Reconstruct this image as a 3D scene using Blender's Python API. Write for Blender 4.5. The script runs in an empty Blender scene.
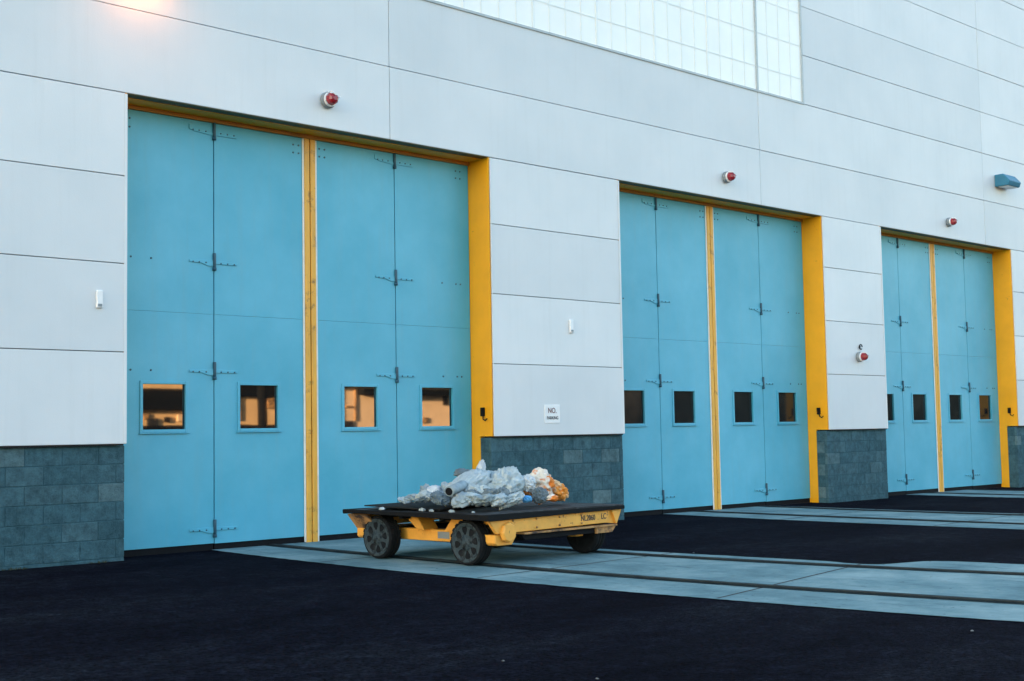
import bpy, bmesh, math, random
from mathutils import Vector, Matrix, noise

R = math.radians
scene = bpy.context.scene
COL = scene.collection
rnd = random.Random(11)

# ------------------------------------------------------------------ calibration
CAM = Vector((0.0, -13.2095, 1.2684))
FPX, YAW, PITCH, ROLL = 1311.62, 0.75581, 0.070193, -0.017719


def gz(x):                                   # the yard falls very gently to the right
    return -0.03 - 0.0035 * (x - 6.7)


# ------------------------------------------------------------------ materials
def new_mat(name):
    m = bpy.data.materials.new(name)
    m.use_nodes = True
    nt = m.node_tree
    return m, nt, nt.nodes['Principled BSDF']


def N(nt, t, **kw):
    n = nt.nodes.new(t)
    for k, v in kw.items():
        if k in n.inputs.keys():
            n.inputs[k].default_value = v
        else:
            setattr(n, k, v)
    return n


def noise_tex(nt, scale, detail=6, rough=0.6, stretch=None, coord='Object'):
    tc = nt.nodes.new('ShaderNodeTexCoord')
    n = N(nt, 'ShaderNodeTexNoise', Scale=scale, Detail=detail, Roughness=rough)
    if stretch:
        mp = nt.nodes.new('ShaderNodeMapping')
        mp.inputs['Scale'].default_value = stretch
        nt.links.new(tc.outputs[coord], mp.inputs['Vector'])
        nt.links.new(mp.outputs['Vector'], n.inputs['Vector'])
    else:
        nt.links.new(tc.outputs[coord], n.inputs['Vector'])
    return n


def ramp(nt, src, stops):
    r = nt.nodes.new('ShaderNodeValToRGB')
    e = r.color_ramp.elements
    while len(e) < len(stops):
        e.new(0.5)
    for i, (p, c) in enumerate(stops):
        e[i].position = p
        e[i].color = (*c, 1) if len(c) == 3 else c
    nt.links.new(src, r.inputs['Fac'])
    return r.outputs['Color']


def mix(nt, a, b, fac, mode='MIX'):
    m = nt.nodes.new('ShaderNodeMix')
    m.data_type = 'RGBA'
    m.blend_type = mode
    for sock, v in ((m.inputs[6], a), (m.inputs[7], b), (m.inputs[0], fac)):
        if isinstance(v, (int, float)):
            sock.default_value = v
        elif isinstance(v, tuple):
            sock.default_value = (*v, 1)
        else:
            nt.links.new(v, sock)
    return m.outputs[2]


def bump(nt, bsdf, src, strength=0.2, dist=0.01):
    b = N(nt, 'ShaderNodeBump', Strength=strength, Distance=dist)
    nt.links.new(src, b.inputs['Height'])
    nt.links.new(b.outputs['Normal'], bsdf.inputs['Normal'])


def simple(name, col, rough=0.5, var=0.15, scale=6.0, bumpy=0.0, bscale=120.0, metallic=0.0,
           island=0.0, dirt=None, dirt_scale=3.0, dirt_lo=0.55, dirt_hi=0.75, stretch=None, spec=0.5):
    """A paint / rubber / plastic with patchy tone, optional wear spots and fine bump."""
    m, nt, b = new_mat(name)
    n = noise_tex(nt, scale, stretch=stretch)
    lo = tuple(c * (1 - var) for c in col)
    hi = tuple(min(1, c * (1 + var)) for c in col)
    c = ramp(nt, n.outputs['Fac'], [(0.3, lo), (0.7, hi)])
    if island:
        g = nt.nodes.new('ShaderNodeNewGeometry')
        k = ramp(nt, g.outputs['Random Per Island'], [(0, (1 - island,) * 3), (1, (1, 1, 1))])
        c = mix(nt, c, k, 1.0, 'MULTIPLY')
    if dirt:
        d = noise_tex(nt, dirt_scale, 9, 0.7)
        f = ramp(nt, d.outputs['Fac'], [(dirt_lo, (0, 0, 0)), (dirt_hi, (1, 1, 1))])
        c = mix(nt, c, dirt, f)
    nt.links.new(c, b.inputs['Base Color'])
    rr = nt.nodes.new('ShaderNodeMapRange')
    rr.inputs['To Min'].default_value = max(0.02, rough - 0.1)
    rr.inputs['To Max'].default_value = min(1, rough + 0.1)
    nt.links.new(n.outputs['Fac'], rr.inputs['Value'])
    nt.links.new(rr.outputs['Result'], b.inputs['Roughness'])
    b.inputs['Metallic'].default_value = metallic
    b.inputs['Specular IOR Level'].default_value = spec
    if bumpy:
        bn = noise_tex(nt, bscale, 4, 0.6)
        bump(nt, b, bn.outputs['Fac'], bumpy, 0.004)
    return m


def mat_panel():
    m, nt, b = new_mat('wall_panel_paint')
    g = nt.nodes.new('ShaderNodeNewGeometry')
    big = noise_tex(nt, 0.7, 4, 0.55)
    streak = noise_tex(nt, 2.2, 6, 0.65, stretch=(4.0, 1.0, 0.22))
    c = ramp(nt, big.outputs['Fac'], [(0.25, (0.655, 0.69, 0.71)), (0.75, (0.76, 0.775, 0.785))])
    k = ramp(nt, g.outputs['Random Per Island'], [(0, (0.90, 0.91, 0.92)), (1, (1, 1, 1))])
    c = mix(nt, c, k, 1.0, 'MULTIPLY')
    s = ramp(nt, streak.outputs['Fac'], [(0.52, (0, 0, 0)), (0.85, (0.22, 0.22, 0.22))])
    c = mix(nt, c, (0.52, 0.53, 0.52), s)
    nt.links.new(c, b.inputs['Base Color'])
    b.inputs['Roughness'].default_value = 0.55
    b.inputs['Specular IOR Level'].default_value = 0.35
    fine = noise_tex(nt, 60, 4, 0.6)
    wav = noise_tex(nt, 1.3, 2, 0.5)
    ad = N(nt, 'ShaderNodeMath', operation='MULTIPLY_ADD')
    nt.links.new(wav.outputs['Fac'], ad.inputs[0])
    ad.inputs[1].default_value = 3.0
    nt.links.new(fine.outputs['Fac'], ad.inputs[2])
    bump(nt, b, ad.outputs[0], 0.25, 0.004)
    return m


def mat_door():
    m, nt, b = new_mat('turquoise_door_paint')
    big = noise_tex(nt, 0.65, 6, 0.62)
    st = noise_tex(nt, 2.6, 7, 0.7, stretch=(3.0, 1.0, 0.25))
    sc = noise_tex(nt, 9, 8, 0.75)
    c = ramp(nt, big.outputs['Fac'], [(0.3, DOOR_LO), (0.72, DOOR_HI)])
    f = ramp(nt, st.outputs['Fac'], [(0.5, (0, 0, 0)), (0.8, (0.45, 0.45, 0.45))])
    c = mix(nt, c, (0.10, 0.35, 0.44), f)
    w = ramp(nt, sc.outputs['Fac'], [(0.68, (0, 0, 0)), (0.76, (0.5, 0.5, 0.5))])
    c = mix(nt, c, (0.18, 0.46, 0.55), w)
    ru = noise_tex(nt, 5.0, 9, 0.75, stretch=(5.0, 1.0, 0.30))
    rf = ramp(nt, ru.outputs['Fac'], [(0.66, (0, 0, 0)), (0.80, (0.5, 0.5, 0.5))])
    c = mix(nt, c, (0.05, 0.22, 0.28), rf)
    nt.links.new(c, b.inputs['Base Color'])
    b.inputs['Roughness'].default_value = 0.42
    b.inputs['Specular IOR Level'].default_value = 0.4
    fine = noise_tex(nt, 70, 4, 0.6)
    wav = noise_tex(nt, 1.6, 2, 0.5)
    ad = N(nt, 'ShaderNodeMath', operation='MULTIPLY_ADD')
    nt.links.new(wav.outputs['Fac'], ad.inputs[0])
    ad.inputs[1].default_value = 4.0
    nt.links.new(fine.outputs['Fac'], ad.inputs[2])
    bump(nt, b, ad.outputs[0], 0.2, 0.004)
    return m


def mat_block():
    m, nt, b = new_mat('grey_concrete_block')
    g = nt.nodes.new('ShaderNodeNewGeometry')
    k = ramp(nt, g.outputs['Random Per Island'],
             [(0, (0.042, 0.112, 0.140)), (0.6, (0.050, 0.125, 0.156)), (0.93, (0.060, 0.138, 0.168)), (1, (0.12, 0.205, 0.225))])
    n = noise_tex(nt, 9, 8, 0.75)
    v = ramp(nt, n.outputs['Fac'], [(0.25, (0.45, 0.45, 0.45)), (0.75, (1.4, 1.4, 1.4))])
    c = mix(nt, k, v, 1.0, 'MULTIPLY')
    nt.links.new(c, b.inputs['Base Color'])
    b.inputs['Roughness'].default_value = 0.95
    b.inputs['Specular IOR Level'].default_value = 0.08
    f = noise_tex(nt, 45, 8, 0.75)
    bump(nt, b, f.outputs['Fac'], 1.0, 0.02)
    return m


def mat_asphalt():
    m, nt, b = new_mat('asphalt')
    big = noise_tex(nt, 0.45, 7, 0.65, stretch=(0.6, 1.6, 1))
    agg = noise_tex(nt, 34, 5, 0.8)
    vor = nt.nodes.new('ShaderNodeTexVoronoi')
    vor.inputs['Scale'].default_value = 38
    tc = nt.nodes.new('ShaderNodeTexCoord')
    nt.links.new(tc.outputs['Object'], vor.inputs['Vector'])
    c = ramp(nt, big.outputs['Fac'], [(0.3, (0.0016, 0.0016, 0.0036)), (0.5, (0.0042, 0.0046, 0.0082)), (0.72, (0.0085, 0.0100, 0.0135))])
    a = ramp(nt, agg.outputs['Fac'], [(0.38, (0.2, 0.2, 0.2)), (0.64, (2.4, 2.4, 2.4))])
    c = mix(nt, c, a, 1.0, 'MULTIPLY')
    sp = ramp(nt, vor.outputs['Distance'], [(0.10, (1, 1, 1)), (0.16, (0, 0, 0))])
    sel = ramp(nt, vor.outputs['Color'], [(0.93, (0, 0, 0)), (0.97, (0.7, 0.7, 0.7))])
    f = mix(nt, sp, sel, 1.0, 'MULTIPLY')
    c = mix(nt, c, (0.022, 0.025, 0.03), f)
    mid = noise_tex(nt, 7.0, 8, 0.78)
    mt_ = ramp(nt, mid.outputs['Fac'], [(0.32, (0.4, 0.36, 0.5)), (0.5, (0.9, 0.9, 0.9)), (0.68, (1.8, 1.9, 1.85))])
    c = mix(nt, c, mt_, 1.0, 'MULTIPLY')
    # tyre-swept pale dusty patches
    d = noise_tex(nt, 0.9, 8, 0.7, stretch=(0.3, 1.2, 1))
    df = ramp(nt, d.outputs['Fac'], [(0.55, (0, 0, 0)), (0.8, (0.4, 0.4, 0.4))])
    c = mix(nt, c, (0.007, 0.0085, 0.011), df)
    nt.links.new(c, b.inputs['Base Color'])
    b.inputs['Roughness'].default_value = 0.92
    b.inputs['Specular IOR Level'].default_value = 0.015
    bump(nt, b, agg.outputs['Fac'], 0.6, 0.01)
    return m


def mat_concrete():
    m, nt, b = new_mat('concrete_slab')
    n = noise_tex(nt, 1.1, 9, 0.7)
    c = ramp(nt, n.outputs['Fac'], [(0.3, (0.075, 0.150, 0.170)), (0.48, (0.125, 0.230, 0.250)), (0.75, (0.27, 0.385, 0.39))])
    st = noise_tex(nt, 2.6, 9, 0.75, stretch=(2.6, 0.35, 1))
    f = ramp(nt, st.outputs['Fac'], [(0.57, (0, 0, 0)), (0.68, (0.7, 0.7, 0.7))])
    c = mix(nt, c, (0.022, 0.055, 0.075), f)
    sp = noise_tex(nt, 14, 6, 0.7)
    f2 = ramp(nt, sp.outputs['Fac'], [(0.62, (0, 0, 0)), (0.68, (0.75, 0.75, 0.75))])
    c = mix(nt, c, (0.018, 0.04, 0.055), f2)
    nt.links.new(c, b.inputs['Base Color'])
    b.inputs['Roughness'].default_value = 0.9
    b.inputs['Specular IOR Level'].default_value = 0.08
    fb = noise_tex(nt, 40, 6, 0.7)
    bump(nt, b, fb.outputs['Fac'], 0.35, 0.006)
    return m


DOOR_LO = (0.022, 0.345, 0.48)
DOOR_HI = (0.085, 0.45, 0.60)
M = {}
M['panel'] = mat_panel()
M['door'] = mat_door()
M['block'] = mat_block()
M['asphalt'] = mat_asphalt()
M['concrete'] = mat_concrete()
M['mortar'] = simple('mortar', (0.036, 0.100, 0.128), 0.95, 0.2, 20, 0.5, spec=0.08)
M['dark'] = simple('dark_gap', (0.008, 0.008, 0.009), 0.9, 0.2)
M['yellow'] = simple('yellow_steel_paint', (0.94, 0.39, 0.014), 0.45, 0.07, 2.5, 0.1, 60,
                     dirt=(0.30, 0.13, 0.02), dirt_scale=5, dirt_lo=0.64, dirt_hi=0.74)
M['olive'] = simple('dark_lintel_paint', (0.11, 0.085, 0.025), 0.6, 0.2, 4)
M['fascia'] = simple('brown_track_cover', (0.36, 0.15, 0.02), 0.6, 0.2, 4)
M['strip'] = simple('yellow_door_edge', (0.80, 0.37, 0.05), 0.5, 0.15, 3, 0.2, 60,
                    dirt=(0.20, 0.09, 0.03), dirt_scale=6, dirt_lo=0.57, dirt_hi=0.72, stretch=(5, 1, 0.6))
M['seal'] = simple('white_weather_seal', (0.78, 0.74, 0.66), 0.6, 0.12, 8,
                   dirt=(0.25, 0.2, 0.14), dirt_scale=12, dirt_lo=0.62, dirt_hi=0.72)
M['hinge'] = simple('painted_hinge', (0.03, 0.19, 0.26), 0.5, 0.2, 12)
M['knuckle'] = simple('dark_hinge_pin', (0.010, 0.075, 0.115), 0.5, 0.2, 12)
M['bolt'] = simple('dark_bolt', (0.02, 0.10, 0.14), 0.5, 0.2)
M['rubber'] = simple('black_rubber', (0.006, 0.007, 0.009), 0.8, 0.3, 14, 0.4, 50, spec=0.15)
M['tyre'] = simple('worn_tyre', (0.009, 0.011, 0.013), 0.9, 0.35, 9, 0.5, 60, dirt=(0.028, 0.03, 0.032), dirt_scale=7, spec=0.15)
M['rim'] = simple('grimy_grey_wheel', (0.038, 0.060, 0.070), 0.7, 0.3, 12, 0.3, 60, dirt=(0.010, 0.014, 0.016), dirt_scale=13, dirt_lo=0.48, dirt_hi=0.6, spec=0.2)
M['cart_yellow'] = simple('worn_yellow_cart_paint', (0.80, 0.37, 0.065), 0.5, 0.14, 5, 0.25, 60,
                          dirt=(0.11, 0.05, 0.025), dirt_scale=9, dirt_lo=0.605, dirt_hi=0.67)
M['cart_rust'] = simple('rusty_cart_paint', (0.42, 0.21, 0.075), 0.7, 0.3, 7, 0.3, 60,
                        dirt=(0.045, 0.025, 0.018), dirt_scale=6, dirt_lo=0.48, dirt_hi=0.6)
M['deck'] = simple('dark_worn_deck', (0.028, 0.029, 0.031), 0.75, 0.4, 7, 0.4, 40, dirt=(0.085, 0.105, 0.115), dirt_scale=4,
                   dirt_lo=0.5, dirt_hi=0.66, spec=0.2)
M['deck_edge'] = simple('black_deck_edge', (0.006, 0.007, 0.008), 0.8, 0.3, 10, 0.3, spec=0.15)
M['red'] = simple('red_lens', (0.30, 0.014, 0.024), 0.22, 0.12, 8)
M['white'] = simple('white_plastic', (0.80, 0.81, 0.82), 0.45, 0.05, 6)
M['grey'] = simple('grey_metal', (0.22, 0.26, 0.28), 0.5, 0.15, 10)
M['blue'] = simple('blue_lamp_housing', (0.006, 0.17, 0.28), 0.5, 0.12, 5)
M['ink'] = simple('dark_lettering', (0.03, 0.025, 0.03), 0.6, 0.1)
M['ink_red'] = simple('red_lettering', (0.17, 0.07, 0.075), 0.6, 0.1)
M['ply'] = simple('dark_board', (0.014, 0.015, 0.016), 0.8, 0.4, 6, 0.4, 40, stretch=(1, 6, 1), spec=0.15)
M['steel'] = simple('dark_rail_steel', (0.020, 0.030, 0.034), 0.8, 0.35, 5, 0.2, 40, dirt=(0.022, 0.02, 0.018), dirt_scale=4, spec=0.1)
M['groove'] = simple('dirty_rail_groove', (0.012, 0.022, 0.025), 0.95, 0.4, 4, spec=0.05)
M['kalframe'] = simple('glazing_frame', (0.40, 0.45, 0.47), 0.5, 0.1, 6)
M['seam'] = simple('panel_joint', (0.10, 0.115, 0.12), 0.9, 0.2)
M['roof'] = simple('grey_roof', (0.14, 0.14, 0.15), 0.9, 0.2, 2)


def mat_wrap(name, col, hi, spot=None, rough=0.7):
    """Dusty crumpled plastic."""
    m, nt, b = new_mat(name)
    n = noise_tex(nt, 7, 8, 0.7)
    c = ramp(nt, n.outputs['Fac'], [(0.3, col), (0.7, hi)])
    if spot:
        s = noise_tex(nt, 4.2, 3, 0.55)
        f = ramp(nt, s.outputs['Fac'], [(0.50, (0, 0, 0)), (0.56, (1, 1, 1))])
        c = mix(nt, c, spot, f)
    nt.links.new(c, b.inputs['Base Color'])
    b.inputs['Roughness'].default_value = rough
    f = noise_tex(nt, 16, 6, 0.65)
    bump(nt, b, f.outputs['Fac'], 0.9, 0.03)
    return m


M['wrap'] = mat_wrap('dusty_grey_plastic', (0.15, 0.225, 0.26), (0.34, 0.43, 0.47))
M['wrap2'] = mat_wrap('pale_grey_plastic', (0.25, 0.34, 0.38), (0.48, 0.57, 0.60))
M['wrap3'] = mat_wrap('mid_grey_plastic', (0.07, 0.11, 0.13), (0.17, 0.23, 0.26))
M['wrapo'] = mat_wrap('orange_and_white_plastic', (0.78, 0.68, 0.56), (0.86, 0.78, 0.68), (0.80, 0.22, 0.03))
M['wrapp'] = mat_wrap('peach_plastic', (0.84, 0.50, 0.26), (0.88, 0.62, 0.38), (0.85, 0.27, 0.03))
M['wrapw'] = mat_wrap('white_plastic_bag', (0.42, 0.50, 0.55), (0.66, 0.71, 0.74))
M['wrapb'] = mat_wrap('bright_blue_plastic', (0.02, 0.24, 0.52), (0.05, 0.34, 0.62))
M['maroon'] = mat_wrap('dark_red_plastic', (0.16, 0.02, 0.02), (0.28, 0.05, 0.04))

gm, gnt, gb = new_mat('dark_window_glass')
gb.inputs['Base Color'].default_value = (0.006, 0.007, 0.008, 1)
gb.inputs['Roughness'].default_value = 0.02
gb.inputs['IOR'].default_value = 2.3
gn = noise_tex(gnt, 2.2, 1, 0.4)
bump(gnt, gb, gn.outputs['Fac'], 0.02, 0.01)
M['glass'] = gm
M['plain_glass'] = simple('plain_dark_glass', (0.010, 0.014, 0.015), 0.12, .1, 2, spec=0.42)

# translucent glazing
km, knt, kb = new_mat('translucent_glazing')
kn = noise_tex(knt, 1.5, 4, 0.5)
knt.links.new(ramp(knt, kn.outputs['Fac'], [(0.3, (0.88, 0.875, 0.84)), (0.7, (0.93, 0.925, 0.89))]), kb.inputs['Base Color'])
kb.inputs['Roughness'].default_value = 0.4
M['kal'] = km
M['kalbar'] = simple('glazing_bar', (0.81, 0.83, 0.81), 0.5, 0.05)


# ------------------------------------------------------------------ mesh builder
class MB:
    def __init__(self):
        self.bm = bmesh.new()

    def _mi(self, faces, mi):
        for f in faces:
            f.material_index = mi

    def box(self, x0, x1, y0, y1, z0, z1, mi=0, bev=0.0):
        r = bmesh.ops.create_cube(self.bm, size=1)
        vs = r['verts']
        for v in vs:
            v.co = Vector((x0 + (v.co.x + .5) * (x1 - x0), y0 + (v.co.y + .5) * (y1 - y0), z0 + (v.co.z + .5) * (z1 - z0)))
        fs = list({f for v in vs for f in v.link_faces})
        self._mi(fs, mi)
        if bev:
            es = list({e for v in vs for e in v.link_edges})
            r = bmesh.ops.bevel(self.bm, geom=es, offset=bev, segments=1, affect='EDGES', profile=0.5)
            self._mi(r['faces'], mi)
        return self

    def prism(self, pts, d0, d1, axis='y', mi=0, bev=0.0):
        """Polygon pts swept along an axis: y -> pts are (x,z); x -> (y,z); z -> (x,y)."""
        def P(a, b, d):
            return {'y': (a, d, b), 'x': (d, a, b), 'z': (a, b, d)}[axis]
        v0 = [self.bm.verts.new(P(a, b, d0)) for a, b in pts]
        v1 = [self.bm.verts.new(P(a, b, d1)) for a, b in pts]
        fs = [self.bm.faces.new(v0), self.bm.faces.new(list(reversed(v1)))]
        n = len(pts)
        for i in range(n):
            fs.append(self.bm.faces.new((v0[i], v1[i], v1[(i + 1) % n], v0[(i + 1) % n])))
        bmesh.ops.recalc_face_normals(self.bm, faces=fs)
        self._mi(fs, mi)
        if bev:
            es = list({e for f in fs for e in f.edges})
            r = bmesh.ops.bevel(self.bm, geom=es, offset=bev, segments=1, affect='EDGES', profile=0.5)
            self._mi(r['faces'], mi)
        return self

    def lathe(self, prof, c, axis='y', seg=32, mi=0, smooth=True):
        """prof: list of (r, t) along the axis from point c."""
        rings = []
        for r, t in prof:
            ring = []
            for k in range(seg):
                a = 2 * math.pi * k / seg
                u, w = r * math.cos(a), r * math.sin(a)
                p = {'y': (u, t, w), 'x': (t, u, w), 'z': (u, w, t)}[axis]
                ring.append(self.bm.verts.new(Vector(c) + Vector(p)))
            rings.append(ring)
        fs = []
        for a, b in zip(rings, rings[1:]):
            for k in range(seg):
                fs.append(self.bm.faces.new((a[k], a[(k + 1) % seg], b[(k + 1) % seg], b[k])))
        for ring in (rings[0], rings[-1]):
            fs.append(self.bm.faces.new(ring))
        bmesh.ops.recalc_face_normals(self.bm, faces=fs)
        for f in fs:
            f.material_index = mi
            f.smooth = smooth and len(f.verts) == 4
        return self

    def tube(self, pts, r, seg=10, mi=0):
        pts = [Vector(p) for p in pts]
        rings = []
        for i, p in enumerate(pts):
            d = (pts[min(i + 1, len(pts) - 1)] - pts[max(i - 1, 0)]).normalized()
            q = d.to_track_quat('Z', 'Y')
            rings.append([self.bm.verts.new(p + q @ Vector((r * math.cos(2 * math.pi * k / seg), r * math.sin(2 * math.pi * k / seg), 0)))
                          for k in range(seg)])
        fs = []
        for a, b in zip(rings, rings[1:]):
            for k in range(seg):
                fs.append(self.bm.faces.new((a[k], a[(k + 1) % seg], b[(k + 1) % seg], b[k])))
        for f in fs:
            f.smooth = True
        fs += [self.bm.faces.new(rings[0]), self.bm.faces.new(list(reversed(rings[-1])))]
        bmesh.ops.recalc_face_normals(self.bm, faces=fs)
        self._mi(fs, mi)
        return self

    def build(self, name, mats, parent=None, loc=None):
        me = bpy.data.meshes.new(name)
        self.bm.to_mesh(me)
        self.bm.free()
        for m in (mats if isinstance(mats, (list, tuple)) else [mats]):
            me.materials.append(m)
        o = bpy.data.objects.new(name, me)
        COL.objects.link(o)
        if parent:
            o.parent = parent
        if loc:
            o.location = loc
        return o


def empty(name, loc=(0, 0, 0), rz=0.0):
    o = bpy.data.objects.new(name, None)
    COL.objects.link(o)
    o.location = loc
    o.rotation_euler = (0, 0, rz)
    o.empty_display_size = 0.2
    return o


def tag(o, label=None, cat=None, group=None, kind=None):
    if label:
        o['label'] = label
    if cat:
        o['category'] = cat
    if group:
        o['group'] = group
    if kind:
        o['kind'] = kind
    return o


def text_mesh(name, body, size, mat, parent, loc, rot, squeeze=1.0, depth=0.001):
    cu = bpy.data.curves.new(name, 'FONT')
    cu.body = body
    cu.size = size
    cu.align_x = 'CENTER'
    cu.align_y = 'CENTER'
    cu.extrude = depth
    cu.offset = size * 0.012
    t = bpy.data.objects.new(name + '_src', cu)
    COL.objects.link(t)
    bpy.context.view_layer.update()
    me = bpy.data.meshes.new_from_object(t.evaluated_get(bpy.context.evaluated_depsgraph_get()))
    bpy.data.objects.remove(t)
    me.materials.clear()
    me.materials.append(mat)
    o = bpy.data.objects.new(name, me)
    COL.objects.link(o)
    o.parent = parent
    o.location = loc
    o.rotation_euler = rot
    o.scale = (squeeze, 1, 1)
    return o


# ------------------------------------------------------------------ ground
bm = bmesh.new()
S = 600
vs = [bm.verts.new((x, y, gz(x))) for x, y in ((-S, -S), (S, -S), (S, S), (-S, S))]
bm.faces.new(vs)
g = MB()
g.bm.free()
g.bm = bm
tag(g.build('asphalt_yard', M['asphalt']), kind='structure')


def interp(tab, y):
    """Smooth (Catmull-Rom) interpolation through a table of (y, x), y descending."""
    if y >= tab[0][0]:
        return tab[0][1]
    for i in range(len(tab) - 1):
        y0, x0 = tab[i]
        y1, x1 = tab[i + 1]
        if y <= y0 and y >= y1:
            xm = tab[i - 1] if i else (2 * y0 - y1, 2 * x0 - x1)
            xp = tab[i + 2] if i + 2 < len(tab) else (2 * y1 - y0, 2 * x1 - x0)
            m0 = (x1 - xm[1]) / (y1 - xm[0]) * (y1 - y0)
            m1 = (xp[1] - x0) / (xp[0] - y0) * (y1 - y0)
            t = (y - y0) / (y1 - y0)
            return ((2 * t**3 - 3 * t**2 + 1) * x0 + (t**3 - 2 * t**2 + t) * m0 +
                    (-2 * t**3 + 3 * t**2) * x1 + (t**3 - t**2) * m1)
    return tab[-1][1]


SLAB_L = [(0.5, 7.988), (0, 7.949), (-1.5, 7.870), (-3, 7.852), (-4.5, 7.894), (-6, 7.997), (-7.5, 8.159), (-9, 8.383), (-11, 8.774), (-13, 9.272), (-16, 10.221), (-20, 11.861)]
SLAB_R = [(0.5, 10.78), (0, 10.77), (-3.1, 10.80), (-4.7, 10.97), (-5.8, 11.10), (-6.42, 11.13), (-6.62, 11.70), (-7.4, 11.93), (-9, 12.35), (-12, 13.3), (-16, 15.1), (-20, 17.5)]
RAIL_N = [(0.5, 8.80), (0, 8.79), (-2, 8.76), (-4, 8.783), (-5, 8.832), (-6, 8.916), (-7, 9.034), (-8, 9.188), (-9, 9.376), (-11, 9.857), (-13, 10.477), (-16, 11.668), (-20, 13.743)]
RAIL_F = [(0.5, 10.553), (0, 10.512), (-1.5, 10.446), (-3, 10.466), (-4.5, 10.573), (-6, 10.766), (-7.5, 11.046), (-9, 11.412), (-11, 12.034), (-13, 12.810), (-16, 14.262), (-20, 16.736)]
SHIFT = [0.0, 8.08, 15.42]
WOBB = random.Random(3)


def strip(name, fl, fr, dz, mat, y0=0.43, y1=-20, step=0.1, rag=0.0, thick=0.0):
    b = MB()
    n = int((y0 - y1) / step)
    prev = None
    for i in range(n + 1):
        y = y0 - i * step
        xl = fl(y) + (rag * noise.noise(Vector((y * 9.1, 0.3, fl(0)))))
        xr = fr(y) + (rag * noise.noise(Vector((y * 9.1, 7.3, fr(0)))))
        cur = [b.bm.verts.new((xl, y, gz(xl) + dz)), b.bm.verts.new((xr, y, gz(xr) + dz))]
        if thick:
            cur += [b.bm.verts.new((xl, y, gz(xl) + dz - thick)), b.bm.verts.new((xr, y, gz(xr) + dz - thick))]
        if prev:
            b.bm.faces.new((prev[0], cur[0], cur[1], prev[1]))
            if thick:
                b.bm.faces.new((prev[2], cur[2], cur[0], prev[0]))
                b.bm.faces.new((prev[1], cur[1], cur[3], prev[3]))
        prev = cur
    bmesh.ops.recalc_face_normals(b.bm, faces=b.bm.faces[:])
    return b.build(name, mat)


RAILLAB = ['first', 'middle', 'far']
for i, sx in enumerate(SHIFT):
    s = strip('concrete_track_slab', lambda y: interp(SLAB_L, y) + sx, lambda y: interp(SLAB_R, y) + sx, 0.006, M['concrete'], rag=0.018, step=0.06)
    tag(s, kind='structure')
    where = ['in the concrete slab under the yellow cart', 'in the concrete slab before the second doors', 'in the concrete slab before the farthest doors'][i]
    for tab, side, which in ((RAIL_N, -1, 'left dark steel'), (RAIL_F, 1, 'right dark steel')):
        root = empty('track_rail', (0, 0, 0))
        tag(root, '%s rail %s' % (which, where), 'rail', 'rails embedded in the concrete slabs')
        strip('flangeway', lambda y: interp(tab, y) + sx - 0.115, lambda y: interp(tab, y) + sx + 0.115, 0.010, M['groove'], rag=0.012).parent = root
        strip('rail_head', lambda y: interp(tab, y) + sx - 0.035, lambda y: interp(tab, y) + sx + 0.035, 0.020, M['steel'], thick=0.009).parent = root
# joints across the first slab (sawn lines with dirt in them)
for i, sx in enumerate(SHIFT):
    for yj, dy in ((-1.9, 0.15), (-4.3, 0.2), (-6.85, 0.57), (-9.4, 0.8), (-12.2, 1.1)):
        b = MB()
        xl, xr = interp(SLAB_L, yj) + sx + 0.03, interp(SLAB_R, yj + dy) + sx - 0.03
        for k in range(12):
            t0, t1 = k / 12, (k + 1) / 12
            p, q = xl + (xr - xl) * t0, xl + (xr - xl) * t1
            v = [b.bm.verts.new((p, yj + dy * t0 - .012, gz(p) + .008)), b.bm.verts.new((q, yj + dy * t1 - .012, gz(q) + .008)),
                 b.bm.verts.new((q, yj + dy * t1 + .012, gz(q) + .008)), b.bm.verts.new((p, yj + dy * t0 + .012, gz(p) + .008))]
            b.bm.faces.new(v)
        tag(b.build('slab_joint', M['dark']), kind='structure')

# ------------------------------------------------------------------ the building
BAYS = [(6.70, 12.064), (14.738, 20.166), (22.157, 27.456)]
TOP = 5.064
XL, XR = -64.0, 62.0  # ends carried on out of view to keep the sun off the yard
ROWS = [1.22, 2.215, 3.18, 4.147, 5.072, 6.03, 7.05, 7.945, 8.845, 9.75, 10.65, 11.55]
SEAMS = [-61.67, -53.67, -45.67, -37.67, -29.67, -21.67, -13.67, -5.67, 2.33, 10.35, 18.36, 26.33, 34.3, 42.3, 50.3]
WIN_X0, WIN_X1 = 2.33, 19.72
WIN_Z0, WIN_Z1 = 7.05, 9.75

bld = empty('depot_building', (0, 0, 0))
tag(bld, 'long white panelled depot with a grey block base and tall turquoise folding doors', 'building')

w = MB()
GAP, LIN = 0.0045, 0.022
PJ = random.Random(21)


def panel(x0, x1, z0, z1):
    j = PJ.uniform(-.0022, .0022)
    w.box(x0 + GAP, x1 - GAP, j, 0.036, z0 + GAP, z1 - GAP, 0, 0.004)


def back(x0, x1, z0, z1):
    w.box(x0, x1, 0.028, 0.25, z0, z1, 1)


def cells(x0, x1):
    xs = [x0] + [s for s in SEAMS if x0 < s < x1] + [x1]
    return list(zip(xs, xs[1:]))


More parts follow.
